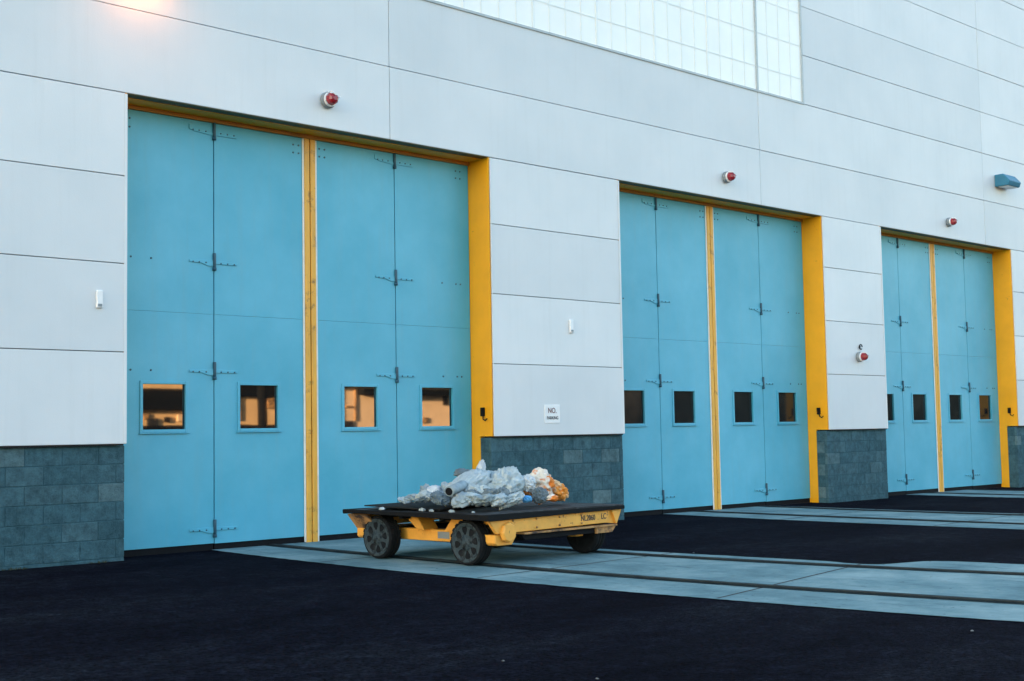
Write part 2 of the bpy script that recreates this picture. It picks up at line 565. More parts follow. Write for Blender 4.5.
lower = [(XL, BAYS[0][0] - LIN)] + [(BAYS[i][1] + LIN, BAYS[i + 1][0] - LIN) for i in (0, 1)] + [(BAYS[2][1] + LIN, XR)]
for z0, z1 in zip(ROWS, ROWS[1:]):
    if z1 <= TOP + 0.05:
        for a, b_ in lower:
            for c0, c1 in cells(a, b_):
                panel(c0, c1, z0, z1)
    elif z0 >= WIN_Z0 - 0.01 and z1 <= WIN_Z1 + 0.01:
        for c0, c1 in cells(XL, WIN_X0) + cells(WIN_X1, XR):
            panel(c0, c1, z0, z1)
    else:
        for c0, c1 in cells(XL, XR):
            panel(c0, c1, z0, z1)
for a, b_ in lower:
    back(a + .005, b_ - .005, 1.235, 5.07)
back(XL, XR, 5.085, WIN_Z0 - .005)
back(XL, WIN_X0, WIN_Z0, WIN_Z1)
back(WIN_X1, XR, WIN_Z0, WIN_Z1)
back(XL, XR, WIN_Z1 + .005, 11.54)
w.build('wall', [M['panel'], M['seam']], bld)
# corner trims at the door openings
for i, (a, c) in enumerate(BAYS):
    b = MB()
    b.box(a - LIN - .012, a - .001, -0.006, -0.001, 1.228, 5.06)
    b.build('corner_trim', M['panel'], bld)
    b = MB()
    b.box(c + LIN - .004, c + LIN + .012, -0.006, -0.001, 1.228, 5.06)
    b.build('corner_trim', M['panel'], bld)
MB().box(XL + .02, XR - .02, 0.62, 26, -0.6, 11.5).build('light_blocking_shell', M['panel'], bld)  # solid unseen body behind the facade, put in to block light
MB().box(XL - .06, XR + .06, -0.05, 26.06, 11.56, 11.78, 0, 0.01).build('roof', M['roof'], bld)

# translucent window band high on the wall
kw = MB()
kw.box(WIN_X0 + .02, WIN_X1 - .02, 0.012, 0.06, WIN_Z0 + .02, WIN_Z1 - .02)
ko = kw.build('window', M['kal'], bld)
kb_ = MB()
bx = 18.35
strong = [18.35 - 1.34 * k for k in range(0, 12)]
x = 18.35 - .335
while x > WIN_X0 + .1:
    if min(abs(x - s_) for s_ in strong) > .05:
        kb_.box(x - .008, x + .008, 0.004, 0.012 - .001, WIN_Z0 + .02, WIN_Z1 - .02)
    x -= .335
for x in (18.69, 19.03, 19.37):
    kb_.box(x - .008, x + .008, 0.004, 0.011, WIN_Z0 + .02, WIN_Z1 - .02)
for s_ in strong[1:]:
    kb_.box(s_ - .018, s_ + .018, 0.0, 0.011, WIN_Z0 + .02, WIN_Z1 - .02)
for z in (7.5, 8.1, 8.7, 9.3):
    kb_.box(WIN_X0 + .03, WIN_X1 - .03, 0.006, 0.0105, z - .009, z + .009)
kb_.build('glazing_bars', M['kalbar'], ko)
kf = MB()
kf.box(18.335, 18.375, -0.012, 0.011, WIN_Z0 + .02, WIN_Z1 - .02)
kf.box(WIN_X0, WIN_X1 + .01, -0.015, 0.05, WIN_Z0 - .012, WIN_Z0 + .022)
kf.box(WIN_X1 - .025, WIN_X1 + .012, -0.012, 0.05, WIN_Z0 + .024, WIN_Z1)
kf.build('window_frame', M['kalframe'], ko)

# block base: real blocks in running bond with recessed mortar
BY = 0.045


def block_base(x0, x1, left_ret, right_ret):
    b = MB()
    rr = random.Random(int(x0 * 13))
    zb = min(gz(x0), gz(x1)) - .3
    yb = 0.255
    b.box(x0 + .006, x1 - .006, BY + .006, yb + .05, zb, 1.205, 1)
    ch = 0.2
    ztop = 1.206
    row = 0
    while ztop > zb + .05:
        z1, z0 = ztop - .004, ztop - ch + .004
        off = 0.2 if row % 2 else 0.0
        x = x0
        first = True
        while x < x1 - .01:
            L = 0.4
            if first and off:
                L = 0.2
            first = False
            xe = min(x + L, x1)
            if xe - x < .06:
                break
            if x1 - xe < .07:
                xe = x1
            jig = rr.uniform(-.0025, .0025)
            b.box(x + (.004 if x > x0 else 0), xe - (.004 if xe < x1 else 0), BY + jig, BY + .05 + jig, z0, z1, 0, 0.004)
            x = xe
        for ret, xs, sg in ((left_ret, x0, 1), (right_ret, x1, -1)):
            if ret:
                b.box(min(xs, xs + sg * .05), max(xs, xs + sg * .05), BY + .058, yb, z0, z1, 0, 0.004)
        ztop -= ch
        row += 1
    return b.build('block_base', [M['block'], M['mortar']], bld)


block_base(-6.0, BAYS[0][0], False, True)
MB().box(XL, -6.0, BY, .3, -.6, 1.2).build('block_base', M['block'], bld)
block_base(BAYS[0][1], BAYS[1][0], True, True)
block_base(BAYS[1][1], BAYS[2][0], True, True)
block_base(BAYS[2][1], 44.0, True, False)
MB().box(44.0, XR, BY, .3, -.6, 1.2).build('block_base', M['block'], bld)
# dark strip painted in for the shadow line under the panels
b = MB()
for a, c in lower:
    b.box(a + .01, c - .01, 0.004, 0.2, 1.2065, 1.224)
b.build('shadow_line_strip', M['dark'], bld)

DY = 0.425      # face of the doors


def yellow_frame(x0, x1):
    b = MB()
    for s, xx in ((-1, x0), (1, x1)):
        a, c = (xx - LIN + .004, xx) if s < 0 else (xx, xx + LIN - .004)
        b.box(a, c, 0.012, 0.47, 1.225, TOP + .012)
        b.box(a - (.02 if s < 0 else 0), c + (.02 if s > 0 else 0), 0.258, 0.472, -0.25, 1.2249)
    b.box(x0 + .001, x1 - .001, 0.15, 0.47, TOP - .002, TOP + .012)
    # dark outer lintel angle
    b.box(x0 + .001, x1 - .001, 0.012, 0.149, TOP + .004, TOP + .018, 1)
    # top track fascia, over the doors
    b.box(x0 + .002, x1 - .002, DY - .03, DY + .02, TOP - .05, TOP - .0025, 2)
    f = b.build('door_frame', [M['yellow'], M['olive'], M['fascia']], bld)
    # key switch on the right reveal
    k = MB()
    k.box(x1 - .045, x1 - .001, 0.15, 0.21, 1.50, 1.62, 0, 0.006)
    k.tube([(x1 - .03, .165, 1.5), (x1 - .05, .14, 1.46), (x1 - .05, .10, 1.44), (x1 - .03, .08, 1.47)], .009)
    k.build('pull_switch', M['rubber'], f)
    return f


def hinge(xs, z, parent, top=False):
    b = MB()
    y0, y1 = DY - .014, DY - .001
    if not top:
        b.prism([(-.33, z + .012), (-.33, z - .018), (-.17, z - .022), (-.08, z - .052), (-.012, z - .052), (-.012, z + .02), (-.1, z + .018)],
                y0, y1, 'y', 0, 0.003)
        b.prism([(.012, z + .018), (.31, z + .008), (.31, z - .024), (.012, z - .024)], y0, y1, 'y', 0, 0.003)
    else:
        b.prism([(-.33, z + .05), (-.33, z - .01), (-.26, z - .028), (-.012, z - .052), (-.012, z - .02), (-.25, z + .005), (-.27, z + .05)], y0, y1, 'y', 0, 0.003)
        b.prism([(.012, z - .0), (.31, z - .015), (.31, z - .045), (.012, z - .045)], y0, y1, 'y', 0, 0.003)
    for dx in (-.28, -.2, -.11, .09, .18, .27):
        b.lathe([(.010, 0), (.007, -.008)], (dx, y0, z - .012), 'y', 8, 1)
    b.lathe([(.017, -.085), (.019, -.08), (.019, .08), (.017, .085)], (0, DY - .016, z + .02), 'z', 12, 1)
    b.lathe([(.024, -.018), (.024, .018)], (0, DY - .016, z - .085), 'z', 10, 1)
    for v in b.bm.verts:
        v.co.x += xs
    b.build('hinge', [M['door'], M['knuckle']], parent)


WZ0, WZ1 = 1.372, 1.897     # glass of the door windows


def leaf(x0, x1, wx0, wx1, strip_side, bolts_left, outer):
    zb = gz(x0) + 0.075
    zt = TOP - .052
    g_ = .007
    zs = 2.725
    b = MB()
    a, c = x0 + g_, x1 - g_
    # outer sheet built round the window opening, split by a horizontal lap seam
    b.box(a, wx0, DY, DY + .05, zb, zs - .003)
    b.box(wx1, c, DY, DY + .05, zb, zs - .003)
    b.box(wx0, wx1, DY, DY + .05, zb, WZ0)
    b.box(wx0, wx1, DY, DY + .05, WZ1, zs - .003)
    b.box(a, c, DY - .002, DY + .05, zs - .0012, zt, 0, 0.001)
    b.box(a + .004, c - .004, DY + .02, DY + .06, zs - .02, zs + .02)
    bl = []
    sx = c if bolts_left is False else a
    for dx in (.15, .23) if bolts_left else (-.15, -.23):
        for z in (zt - .10, zt - .2):
            bl.append((sx + dx, z))
    if outer:
        ex, sg = (a, 1) if bolts_left else (c, -1)
        for dx in (.17, .25, .50):
            bl.append((ex + sg * dx, 3.33))
            bl.append((ex + sg * dx, 2.05))
    for bx_, z in bl:
        b.lathe([(.013, 0), (.010, -.01)], (bx_, DY - .001, z), 'y', 8, 1)
    o = b.build('door_leaf', [M['door'], M['bolt']], bld)
    # window frame and pane
    f = MB()
    fw, y0, y1 = .032, DY - .014, DY + .012
    f.box(wx0 - fw, wx0 + .004, y0, y1, WZ0 - fw, WZ1 + fw, 0, 0.003)
    f.box(wx1 - .004, wx1 + fw, y0, y1, WZ0 - fw, WZ1 + fw, 0, 0.003)
    f.box(wx0 + .004, wx1 - .004, y0 + .001, y1, WZ0 - fw + .001, WZ0 + .004, 0, 0.003)
    f.box(wx0 + .004, wx1 - .004, y0 + .001, y1, WZ1 - .004, WZ1 + fw - .001, 0, 0.003)
    f.box(wx0 - fw - .012, wx1 + fw + .012, y0 - .012, y1, WZ0 - fw - .014, WZ0 - fw - .001, 0, 0.003)
    f.build('window_frame', M['door'], o)
    p = MB()
    v = [p.bm.verts.new(q) for q in ((wx0, DY + .024, WZ0), (wx1, DY + .024, WZ0), (wx1, DY + .024, WZ1), (wx0, DY + .024, WZ1))]
    p.bm.faces.new(v)
    p.build('window_pane', M['glass'] if x0 < 13 else M['plain_glass'], o)
    if strip_side:
        e0, e1 = (c - .075, c) if strip_side > 0 else (a, a + .075)
        q0, q1 = (c - .102, c - .076) if strip_side > 0 else (a + .076, a + .102)
        MB().box(e0, e1, DY - .026, DY + .04, zb - .085, zt, 0, 0.006).build('edge_strip', M['strip'], o)
        MB().box(q0, q1, DY - .016, DY - .001, zb - .07, zt - .004, 0, 0.003).build('weather_seal', M['seal'], o)
    # black rubber sweep, painting in the shaded gap under the leaf
    MB().box(a + .002, c - .002, DY + .012, DY + .045, zb - .10, zb - .002).build('gap_shade_sweep', M['rubber'], o)
    return o


for i, (x0, x1) in enumerate(BAYS):
    yellow_frame(x0, x1)
    W = x1 - x0
    xs = [x0 + .004, x0 + W * .25 - .02, x0 + W * .5, x0 + W * .75 + .02, x1 - .004]
    wins = [(x0 + .405, x0 + .945), (x0 + 1.665, x0 + 2.20), (x0 + W - 2.175, x0 + W - 1.645), (x0 + W - .90, x0 + W - .355)]
    L = []
    for k in range(4):
        L.append(leaf(xs[k], xs[k + 1], wins[k][0], wins[k][1], {1: 1, 2: -1}.get(k, 0), k in (0, 2), k in (0, 3)))
    for k in (1, 3):
        for z in (3.345, 2.055, .215):
            hinge(xs[k], z, L[k - 1] if k == 1 else L[3])
        hinge(xs[k], 4.91, L[k - 1] if k == 1 else L[3], True)
    # pit floor / threshold behind the facade line
    MB().box(x0, x1, 0.40, 0.6, gz(x0) - .2, gz(x1) + .003).build('threshold', M['dark'], bld)


# ------------------------------------------------------------------ fittings on the wall
def beacon(x, z, label, k=1.0):
    t = empty('warning_beacon', (x, 0, z))
    tag(t, label, 'warning light', 'red warning beacons on the white wall')
    MB().lathe([(.10 * k, -.002), (.115 * k, -.012), (.115 * k, -.05), (.10 * k, -.062), (.075 * k, -.066)], (0, 0, 0), 'y', 28).build('base', M['grey'], t)
    MB().lathe([(.10 * k, -.067), (.102 * k, -.088), (.092 * k, -.093)], (0, 0, 0), 'y', 28).build('collar', M['white'], t)
    MB().lathe([(.086 * k, -.094), (.086 * k, -.12), (.078 * k, -.155), (.058 * k, -.18), (.03 * k, -.19)], (0, 0, 0), 'y', 9, 0, False).build('lens', M['red'], t)
    b = MB()
    b.tube([(.088 * k, -.09, .03 * k), (.098 * k, -.13, .035 * k), (.09 * k, -.175, .03 * k), (.05 * k, -.205, .01)], .007, 8)
    b.tube([(-.04 * k, -.09, .086 * k), (-.045 * k, -.13, .092 * k), (-.04 * k, -.175, .086 * k), (0, -.205, .03)], .007, 8)
    b.build('guard', M['white'], t)


beacon(9.36, 5.42, 'red round warning light above the nearest doors, left of the long vertical seam', .9)
beacon(17.38, 5.43, 'red round warning light above the second pair of doors', .85)
beacon(24.75, 5.40, 'red round warning light above the farthest pair of doors', .82)
beacon(21.22, 2.55, 'red round warning light low on the wall, beneath a small hook', .82)

t = empty('wall_hook', (21.27, 0, 2.735))
tag(t, 'small dark ring bolt on the wall just above the lowest red light', 'hook')
MB().lathe([(.03, -.002), (.03, -.012)], (0, 0, 0), 'y', 12).build('plate', M['grey'], t)
MB().tube([(.045 * math.cos(a), -.03, .045 * math.sin(a)) for a in [2 * math.pi * k / 14 for k in range(13)]], .010, 8).build('ring', M['rubber'], t)


def wall_pack(x, z, label, lit):
    t = empty('wall_lamp', (x, 0, z))
    tag(t, label, 'wall lamp', 'wedge wall lamps on the white wall')
    b = MB()
    b.prism([(-.002, .13), (-.20, .13), (-.34, -.03), (-.30, -.13), (-.002, -.13)], -.27, .27, 'x', 0, .012)
    b.build('housing', M['blue'], t)
    b = MB()
    b.box(-.22, .22, -.27, -.06, -.142, -.132)
    b.build('lamp_lens', M['lit'] if lit else M['white'], t)
    return t


lm, lnt, lb = new_mat('warm_lit_lens')
lb.inputs['Base Color'].default_value = (0.8, 0.6, 0.4, 1)
lb.inputs['Emission Color'].default_value = (1.0, 0.42, 0.14, 1)
lb.inputs['Emission Strength'].default_value = 2.0
M['lit'] = lm
wall_pack(27.12, 6.51, 'blue wedge shaped wall lamp, unlit, near the right edge of the photo', False)
wall_pack(6.80, 6.62, 'lit wedge shaped wall lamp casting a warm glow above the nearest doors', True)
ld = bpy.data.lights.new('lamp_bulb', 'AREA')
ld.shape = 'RECTANGLE'
ld.size, ld.size_y = .44, .24
ld.energy = 0.32
ld.color = (1.0, 0.26, 0.13)
lo = bpy.data.objects.new('lamp_bulb', ld)
COL.objects.link(lo)
lo.location = (6.80, -.30, 6.46)
lo.rotation_euler = (R(40), 0, 0)

for x, z, lab in ((6.375, 2.772, 'small white sensor box on the wall left of the nearest doors'),
                  (13.62, 2.79, 'small white sensor box on the wall above the square white sign')):
    t = empty('sensor_box', (x, 0, z))
    tag(t, lab, 'sensor box', 'white sensor boxes on the wall')
    MB().box(-.036, .036, -.035, -.001, -.095, .095, 0, .008).build('casing', M['white'], t)
    MB().box(-.024, .024, -.038, -.0355, -.08, -.05, 0, .001).build('front_window', M['grey'], t)

t = empty('wall_sign', (13.205, 0, 1.525))
tag(t, 'small square white sign with faint lettering low on the wall above the cart', 'sign')
MB().box(-.155, .155, -.010, -.001, -.13, .13, 0, .003).build('board', M['white'], t)
text_mesh('lettering', 'NO.', .105, M['ink_red'], t, (-.005, -.0125, .045), (R(90), 0, 0), .9)
text_mesh('lettering', 'PARKING', .062, M['ink'], t, (0, -.0125, -.058), (R(90), 0, 0), .88)

# ------------------------------------------------------------------ the cart
CYAW = R(4)
A = Vector((8.50, -3.81))
u = Vector((math.cos(CYAW), math.sin(CYAW)))
v_ = Vector((-math.sin(CYAW), math.cos(CYAW)))
LX, LY = 2.10, 2.13
cc = A + u * LX / 2 + v_ * LY / 2
cart = empty('flatbed_cart', (cc.x, cc.y, gz(cc.x) + .010), CYAW)
cart.rotation_euler = (0, math.atan(.0035), CYAW)
tag(cart, 'low yellow flatbed cart on four dark wheels loaded with rubbish, parked before the doors', 'cart')
DT = .515
hx, hy = LX / 2, LY / 2
# deck: planks with a warped outer edge
b = MB()
nx, ny = 30, 10
grid = {}


def sag(x, y):
    return -.012 * math.exp(-((x + .95) ** 2) * 6) + .012 * noise.noise(Vector((x * 1.7, y * 1.7, 2.2)))


edge_x = -hx
for lv, zz in ((0, DT), (1, DT - .03)):
    for i in range(nx + 1):
        for j in range(ny + 1):
            x = -hx + LX * i / nx
            y = -hy + LY * j / ny
            grid[lv, i, j] = b.bm.verts.new((x, y, zz + sag(x, y)))
for i in range(nx):
    for j in range(ny):
        b.bm.faces.new([grid[0, i, j], grid[0, i + 1, j], grid[0, i + 1, j + 1], grid[0, i, j + 1]])
        b.bm.faces.new([grid[1, i, j], grid[1, i, j + 1], grid[1, i + 1, j + 1], grid[1, i + 1, j]])
for i in range(nx):
    for j in (0, ny):
        b.bm.faces.new([grid[0, i, j], grid[1, i, j], grid[1, i + 1, j], grid[0, i + 1, j]])
for j in range(ny):
    for i in (0, nx):
        b.bm.faces.new([grid[0, i, j], grid[0, i, j + 1], grid[1, i, j + 1], grid[1, i, j]])
bmesh.ops.recalc_face_normals(b.bm, faces=b.bm.faces[:])
deck = b.build('deck', M['deck'], cart)
# black rim bar round the deck, deeper on the near left corner
b = MB()
b.prism([(-hx - .012, DT - .004), (hx + .012, DT - .012), (hx + .012, DT - .050), (.3, DT - .056), (-hx - .012, DT - .068)], -hy - .014, -hy + .03, 'y', 0, .004)
b.prism([(-hx - .012, DT - .004), (hx + .012, DT - .012), (hx + .012, DT - .05), (-hx - .012, DT - .05)], hy - .03, hy + .014, 'y', 0, .004)
b.prism([(-hy - .012, DT - .006), (hy + .012, DT - .006), (hy + .012, DT - .040), (-hy - .012, DT - .064)], -hx - .016, -hx + .04, 'x', 0, .004)
b.prism([(-hy - .012, DT - .014), (hy + .012, DT - .014), (hy + .012, DT - .05), (-hy - .012, DT - .05)], hx - .03, hx + .016, 'x', 0, .004)
b.build('deck_rim', M['deck_edge'], cart)
# side channels with slanted ends
for sy in (-1, 1):
    o = -1 if sy < 0 else 1
    b = MB()
    y_out, y_in = sy * (hy - .03), sy * (hy - .075)
    y0, y1 = min(y_out, y_in), max(y_out, y_in)
    b.prism([(-hx + .03, DT - .052), (hx - .20, DT - .052), (hx - .25, DT - .185), (-hx + .16, DT - .20)], y0, y1, 'y', 0, .004)
    # gusset plates at the ends, standing proud
    b.prism([(hx - .17, DT - .053), (hx - .005, DT - .053), (hx - .085, DT - .20), (hx - .10, DT - .20)], y0 - .012, y1 - .002, 'y', 0, .003)
    b.prism([(hx - .25, DT - .06), (hx - .16, DT - .06), (hx - .10, DT - .20), (hx - .27, DT - .185)], y0 + .02, y1 + .02, 'y', 0, .003)
    for xb in (-.55, -.2, .15, .5):
        for zb_ in (DT - .08, DT - .165):
            b.lathe([(.012, 0), (.012, .012), (.006, .016)] if sy > 0 else [(.012, 0), (.012, -.012), (.006, -.016)], (xb - .12, y_out, zb_), 'y', 6, 1, False)
    b.build('side_beam', [M['cart_yellow'], M['cart_rust']], cart)
    # lower rub rail: rusty top flange, yellow end, dark web
    b = MB()
    b.box(-.52, hx - .09, y0 - .02, y1 + .05, DT - .225, DT - .206, 0, .003)
    b.prism([(-.52, DT - .226), (hx - .09, DT - .226), (hx - .16, DT - .285), (-.46, DT - .285)], y0 + .03, y1 + .04, 'y', 1, .003)
    b.prism([(hx - .42, DT - .2255), (hx - .09, DT - .2255), (hx - .155, DT - .29), (hx - .42, DT - .29)], y0 + .0, y0 + .028, 'y', 0, .003)
    b.build('lower_rail', [M['cart_rust'], M['rubber']], cart)
# slanted end plates
for sx in (-1, 1):
    b = MB()
    b.prism([(sx * (hx - .02), DT - .055), (sx * (hx - .05), DT - .055), (sx * (hx - .22), DT - .25), (sx * (hx - .19), DT - .25)],
            hy - .34, hy - .02, 'y', 0, .003)
    b.build('end_plate', M['cart_rust'], cart)
# bolster box and boss at the near-left corner, and its mirror
for sy in (-1, 1):
    b = MB()
    ya, yb_ = sy * (hy - .03), sy * (hy - .34)
    y0, y1 = min(ya, yb_), max(ya, yb_)
    b.prism([(-.90, DT - .21), (-.90, DT - .29), (-.87, DT - .315), (-.66, DT - .315), (-.60, DT - .24), (-.60, DT - .21)], y0 + .02, y1, 'y', 0, .006)
    c0 = (-.755, (y0 if sy < 0 else y1), DT - .19)
    b.lathe([(.10, .0), (.10, -sy * -.0 + sy * .03), (.085, sy * .045)], c0, 'y', 8, 0, False)
    b.build('axle_boss', M['cart_yellow'], cart)
# longitudinal frame beams between the wheels with raking brackets
for bx0, bx1 in ((-.72, -.60), (.50, .62)):
    b = MB()
    b.box(bx0, bx1, -.86, .80, .195, .315, 0, .006)
    for yy in (.20, -.36):
        s = 1 if yy > 0 else -1
        b.prism([(yy - .02 * s, .3155), (yy - .13 * s, .3155), (yy - .0 * s, DT - .034), (yy + .20 * s, DT - .034)], bx0 - .10, bx1 - .012, 'x', 0, .004)
    fo = b.build('frame_beam', M['cart_yellow'], cart)
    if bx0 < 0:
        MB().box(bx0 - .004, bx0 - .0005, -.20, -.03, .225, .295, 0, .001).build('maker_plate', M['grey'], fo)
b = MB()
b.box(-.58, .48, -.12, .12, .23, .30, 0, .005)
b.build('centre_beam', M['cart_rust'], cart)
b = MB()
for yy in (-.66, -.3, .3, .62):
    b.box(-hx + .12, hx - .12, yy - .03, yy + .03, DT - .09, DT - .045)
b.build('deck_bearers', M['deck_edge'], cart)

# text on the near beam
text_mesh('lettering', 'NL2060', .082, M['ink'], cart, (.49, -hy + .03 - .0025, DT - .120), (R(90), 0, 0), .88)
text_mesh('lettering', 'LC', .082, M['ink'], cart, (.75, -hy + .03 - .0025, DT - .116), (R(90), 0, 0), .88)


def wheel(xo, y, face):
    """xo: outer face x, face: -1 outer side looks to -x."""
    r, wd = .222, .165
    wz = r
    wm = MB()
    s = -face
    # tyre with tread grooves
    prof = [(.192, 0.012), (.197, 0.002), (.208, 0.004), (r - .004, .014), (r, .03), (r, .06), (r - .006, .064), (r - .006, .074), (r, .078),
            (r, .10), (r - .006, .104), (r - .006, .114), (r, .118), (r, wd - .03), (r - .004, wd - .014), (.205, wd - .004), (.165, wd), (.155, wd - .012)]
    wm.lathe([(a, t * s) for a, t in prof], (0, 0, 0), 'x', 40)
    for k in range(12):
        a = 2 * math.pi * k / 22
        c, sn = math.cos(a), math.sin(a)
        for (t0, t1) in ((.012, .06), (.118, wd - .012)):
            q = []
            for rr_ in (r - .012, r + .005):
                for ang in (-.07, .07):
                    for tt in (t0, t1):
                        q.append(wm.bm.verts.new((tt * s, rr_ * math.cos(a + ang), rr_ * math.sin(a + ang))))
            idx = [(0, 1, 3, 2), (4, 6, 7, 5), (0, 4, 5, 1), (2, 3, 7, 6), (0, 2, 6, 4), (1, 5, 7, 3)]
            fs = [wm.bm.faces.new([q[i] for i in f]) for f in idx]
            bmesh.ops.recalc_face_normals(wm.bm, faces=fs)
    root = wm.build('wheel', M['tyre'], cart, (xo, y, wz))
    rm = MB()
    rm.lathe([(.193, .016 * s), (.196, .004 * s), (.186, .001 * s), (.160, .006 * s), (.157, .03 * s)], (0, 0, 0), 'x', 40)
    for k in range(8):
        a = 2 * math.pi * (k + .3) / 8
        c, sn = math.cos(a), math.sin(a)
        pts = [(.07, .024), (.095, .019), (.118, .015), (.142, .020), (.164, .044)]
        poly = [(rad * c - hw * sn, rad * sn + hw * c) for rad, hw in pts] + [(rad * c + hw * sn, rad * sn - hw * c) for rad, hw in reversed(pts)]
        rm.prism(poly, .010 * s, .032 * s, 'x', 0, .002)
    rm.build('rim', M['rim'], root)
    MB().lathe([(.190, .060 * s), (.190, .07 * s)], (0, 0, 0), 'x', 30).build('dark_backing_disc', M['rubber'], root)  # dark disc added behind the spokes so the wheel holes look shaded
    hb = MB()
    hb.lathe([(.080, .03 * s), (.080, .008 * s), (.055, .002 * s), (.042, -.012 * s), (.03, -.016 * s)], (0, 0, 0), 'x', 20)
    for k in range(6):
        a = 2 * math.pi * k / 6
        hb.lathe([(.009, .006 * s), (.009, -.006 * s)], (0, .059 * math.cos(a), .059 * math.sin(a)), 'x', 6, 0, False)
    hb.build('hub', M['rim'], root)
    return root


wheel(-.96, -.665, -1)
wheel(-.965, .65, -1)
wheel(.86, -.76, 1)
wheel(.86, .53, 1)
b = MB()
b.tube([(-.84, -.665, .222), (.74, -.74, .222)], .03, 12)
b.build('axle', M['rubber'], cart)
b = MB()
b.tube([(-.84, .65, .222), (.74, .55, .222)], .03, 12)
b.build('axle', M['rubber'], cart)

# ------------------------------------------------------------------ the load
ZD = gz(cc.x) + .010 + DT


def ray_y(px, py, Y):
    """Point of the photograph's ray on the plane y=Y, used once to read positions off the photo."""
    cy, sy, cp, sp = math.cos(YAW), math.sin(YAW), math.cos(PITCH), math.sin(PITCH)
    f = Vector((sy * cp, cy * cp, sp))
    r = Vector((cy, -sy, 0))
    up = r.cross(f)
    c, s = math.cos(ROLL), math.sin(ROLL)
    rr, uu = c * r + s * up, -s * r + c * up
    d = rr * ((px - 512) / FPX) + uu * (-(py - 340.5) / FPX) + f
    t = (Y - CAM.y) / d.y
    return CAM + d * t


def crumple(name, px, py, Y, sx, sy, sz, mat, seed, label, cat, group=None, rot=(0, 0, 0), sub=5, amp=.28, crease=.18, flat=False, sink=True, blunt=0.0):
    """Crumpled plastic / paper lump whose centre is read off the photo at depth Y."""
    bm_ = bmesh.new()
    bmesh.ops.create_icosphere(bm_, subdivisions=sub, radius=1)
    off = Vector((seed * 7.13, seed * 3.7, seed * 1.9))
    for vv in bm_.verts:
        n = vv.co.normalized()
        d = 1 + amp * noise.noise(n * 1.3 + off) + amp * .6 * noise.noise(n * 2.9 + off)
        # ridged folds
        for k, (fq, a) in enumerate(((2.4, crease), (5.2, crease * .62), (10, crease * .26))):
            d += a * (0.45 - abs(noise.noise(n * fq + off * (k + 2))) * 2.1)
        p = n * d
        if blunt:
            p = Vector([math.copysign(abs(q) ** (1 - blunt), q) for q in p])
        vv.co = Vector((p.x * sx, p.y * sy, p.z * sz))
    bmesh.ops.rotate(bm_, verts=bm_.verts[:], cent=(0, 0, 0), matrix=(Matrix.Rotation(rot[2], 3, 'Z') @ Matrix.Rotation(rot[1], 3, 'Y') @ Matrix.Rotation(rot[0], 3, 'X')))
    for f in bm_.faces:
        f.smooth = not flat
    c = ray_y(px, py, Y)
    c.z = max(c.z, ZD + .2 * sz)
    zmin = min(v2.co.z for v2 in bm_.verts)
    if sink and c.z + zmin > ZD - .005:
        pass
    # flatten what would go through the deck so that the lump rests on it
    for vv in bm_.verts:
        if c.z + vv.co.z < ZD + .004:
            vv.co.z = ZD + .004 - c.z + (vv.co.z + c.z - ZD) * .01
    b2 = MB()
    b2.bm.free()
    b2.bm = bm_
    o = b2.build(name, M[mat] if isinstance(mat, str) else mat, None, c)
    tag(o, label, cat, group)
    return o


# the large pieces
crumple('rubbish_bag', 504, 486, -3.1, .23, .2, .185, 'wrap2', 1, 'big dusty grey plastic bundle, bulkiest lump in the middle of the load', 'rubbish', rot=(0, R(-12), 0), amp=.2, crease=.15, sub=5)
crumple('plastic_sheet', 468, 485, -2.95, .28, .18, .10, 'wrap2', 2, 'pale grey folded sheet leaning up to the left of the biggest bundle', 'rubbish', rot=(0, R(-24), R(8)), amp=.14, crease=.18, sub=5, blunt=.2)
crumple('paper_bag', 481, 472, -2.75, .045, .05, .12, 'wrapw', 3, 'peaked white bag sticking up behind the leaning sheet', 'rubbish', rot=(0, R(8), 0), amp=.2, crease=.25)
crumple('plastic_bag', 540, 486, -3.1, .18, .16, .165, 'wrapo', 4, 'orange and white plastic bag right of the biggest bundle', 'rubbish', rot=(0, 0, R(20)), amp=.25, crease=.2, sub=5)
crumple('plastic_bag', 528, 483, -3.25, .085, .06, .085, 'wrapw', 5, 'white crumpled bag bulging against the orange one', 'rubbish', amp=.2, crease=.25)
crumple('plastic_bag', 556, 491, -3.1, .14, .12, .105, 'wrapp', 6, 'peach and orange bag at the right end of the load', 'rubbish', rot=(0, R(24), 0), amp=.22, crease=.2)
crumple('plastic_bag', 540, 495, -3.45, .09, .06, .075, 'wrap3', 7, 'dark grey see-through bag in front of the orange and white bag', 'rubbish', rot=(0, R(10), 0), amp=.25, crease=.3)
crumple('plastic_rag', 549, 480, -2.95, .10, .04, .022, 'maroon', 8, 'dark red strip of plastic along the top of the orange bag', 'rubbish', rot=(0, R(28), 0), amp=.3, crease=.3, sub=3)
crumple('plastic_bag', 526, 499, -3.50, .065, .045, .035, 'wrapb', 9, 'bright blue packet at the front of the load', 'rubbish', amp=.2, crease=.2, sub=3, flat=True, blunt=.3)
# rolled piece; a dark disc on its end paints the shaded hollow
p0, p1 = ray_y(449, 491.5, -3.15), ray_y(470, 482, -3.0)
d = (p1 - p0).normalized()
t = empty('rolled_sheet', p0)
tag(t, 'rolled grey sheet with a dark disc painted for its shaded open end at the left of the load', 'roll')
b = MB()
b.tube([(0, 0, 0), d * .12, d * .3], .052, 14)
b.build('roll', M['wrap'], t)
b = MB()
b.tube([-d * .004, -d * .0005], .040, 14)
b.build('dark_end_disc', M['rubber'], t)

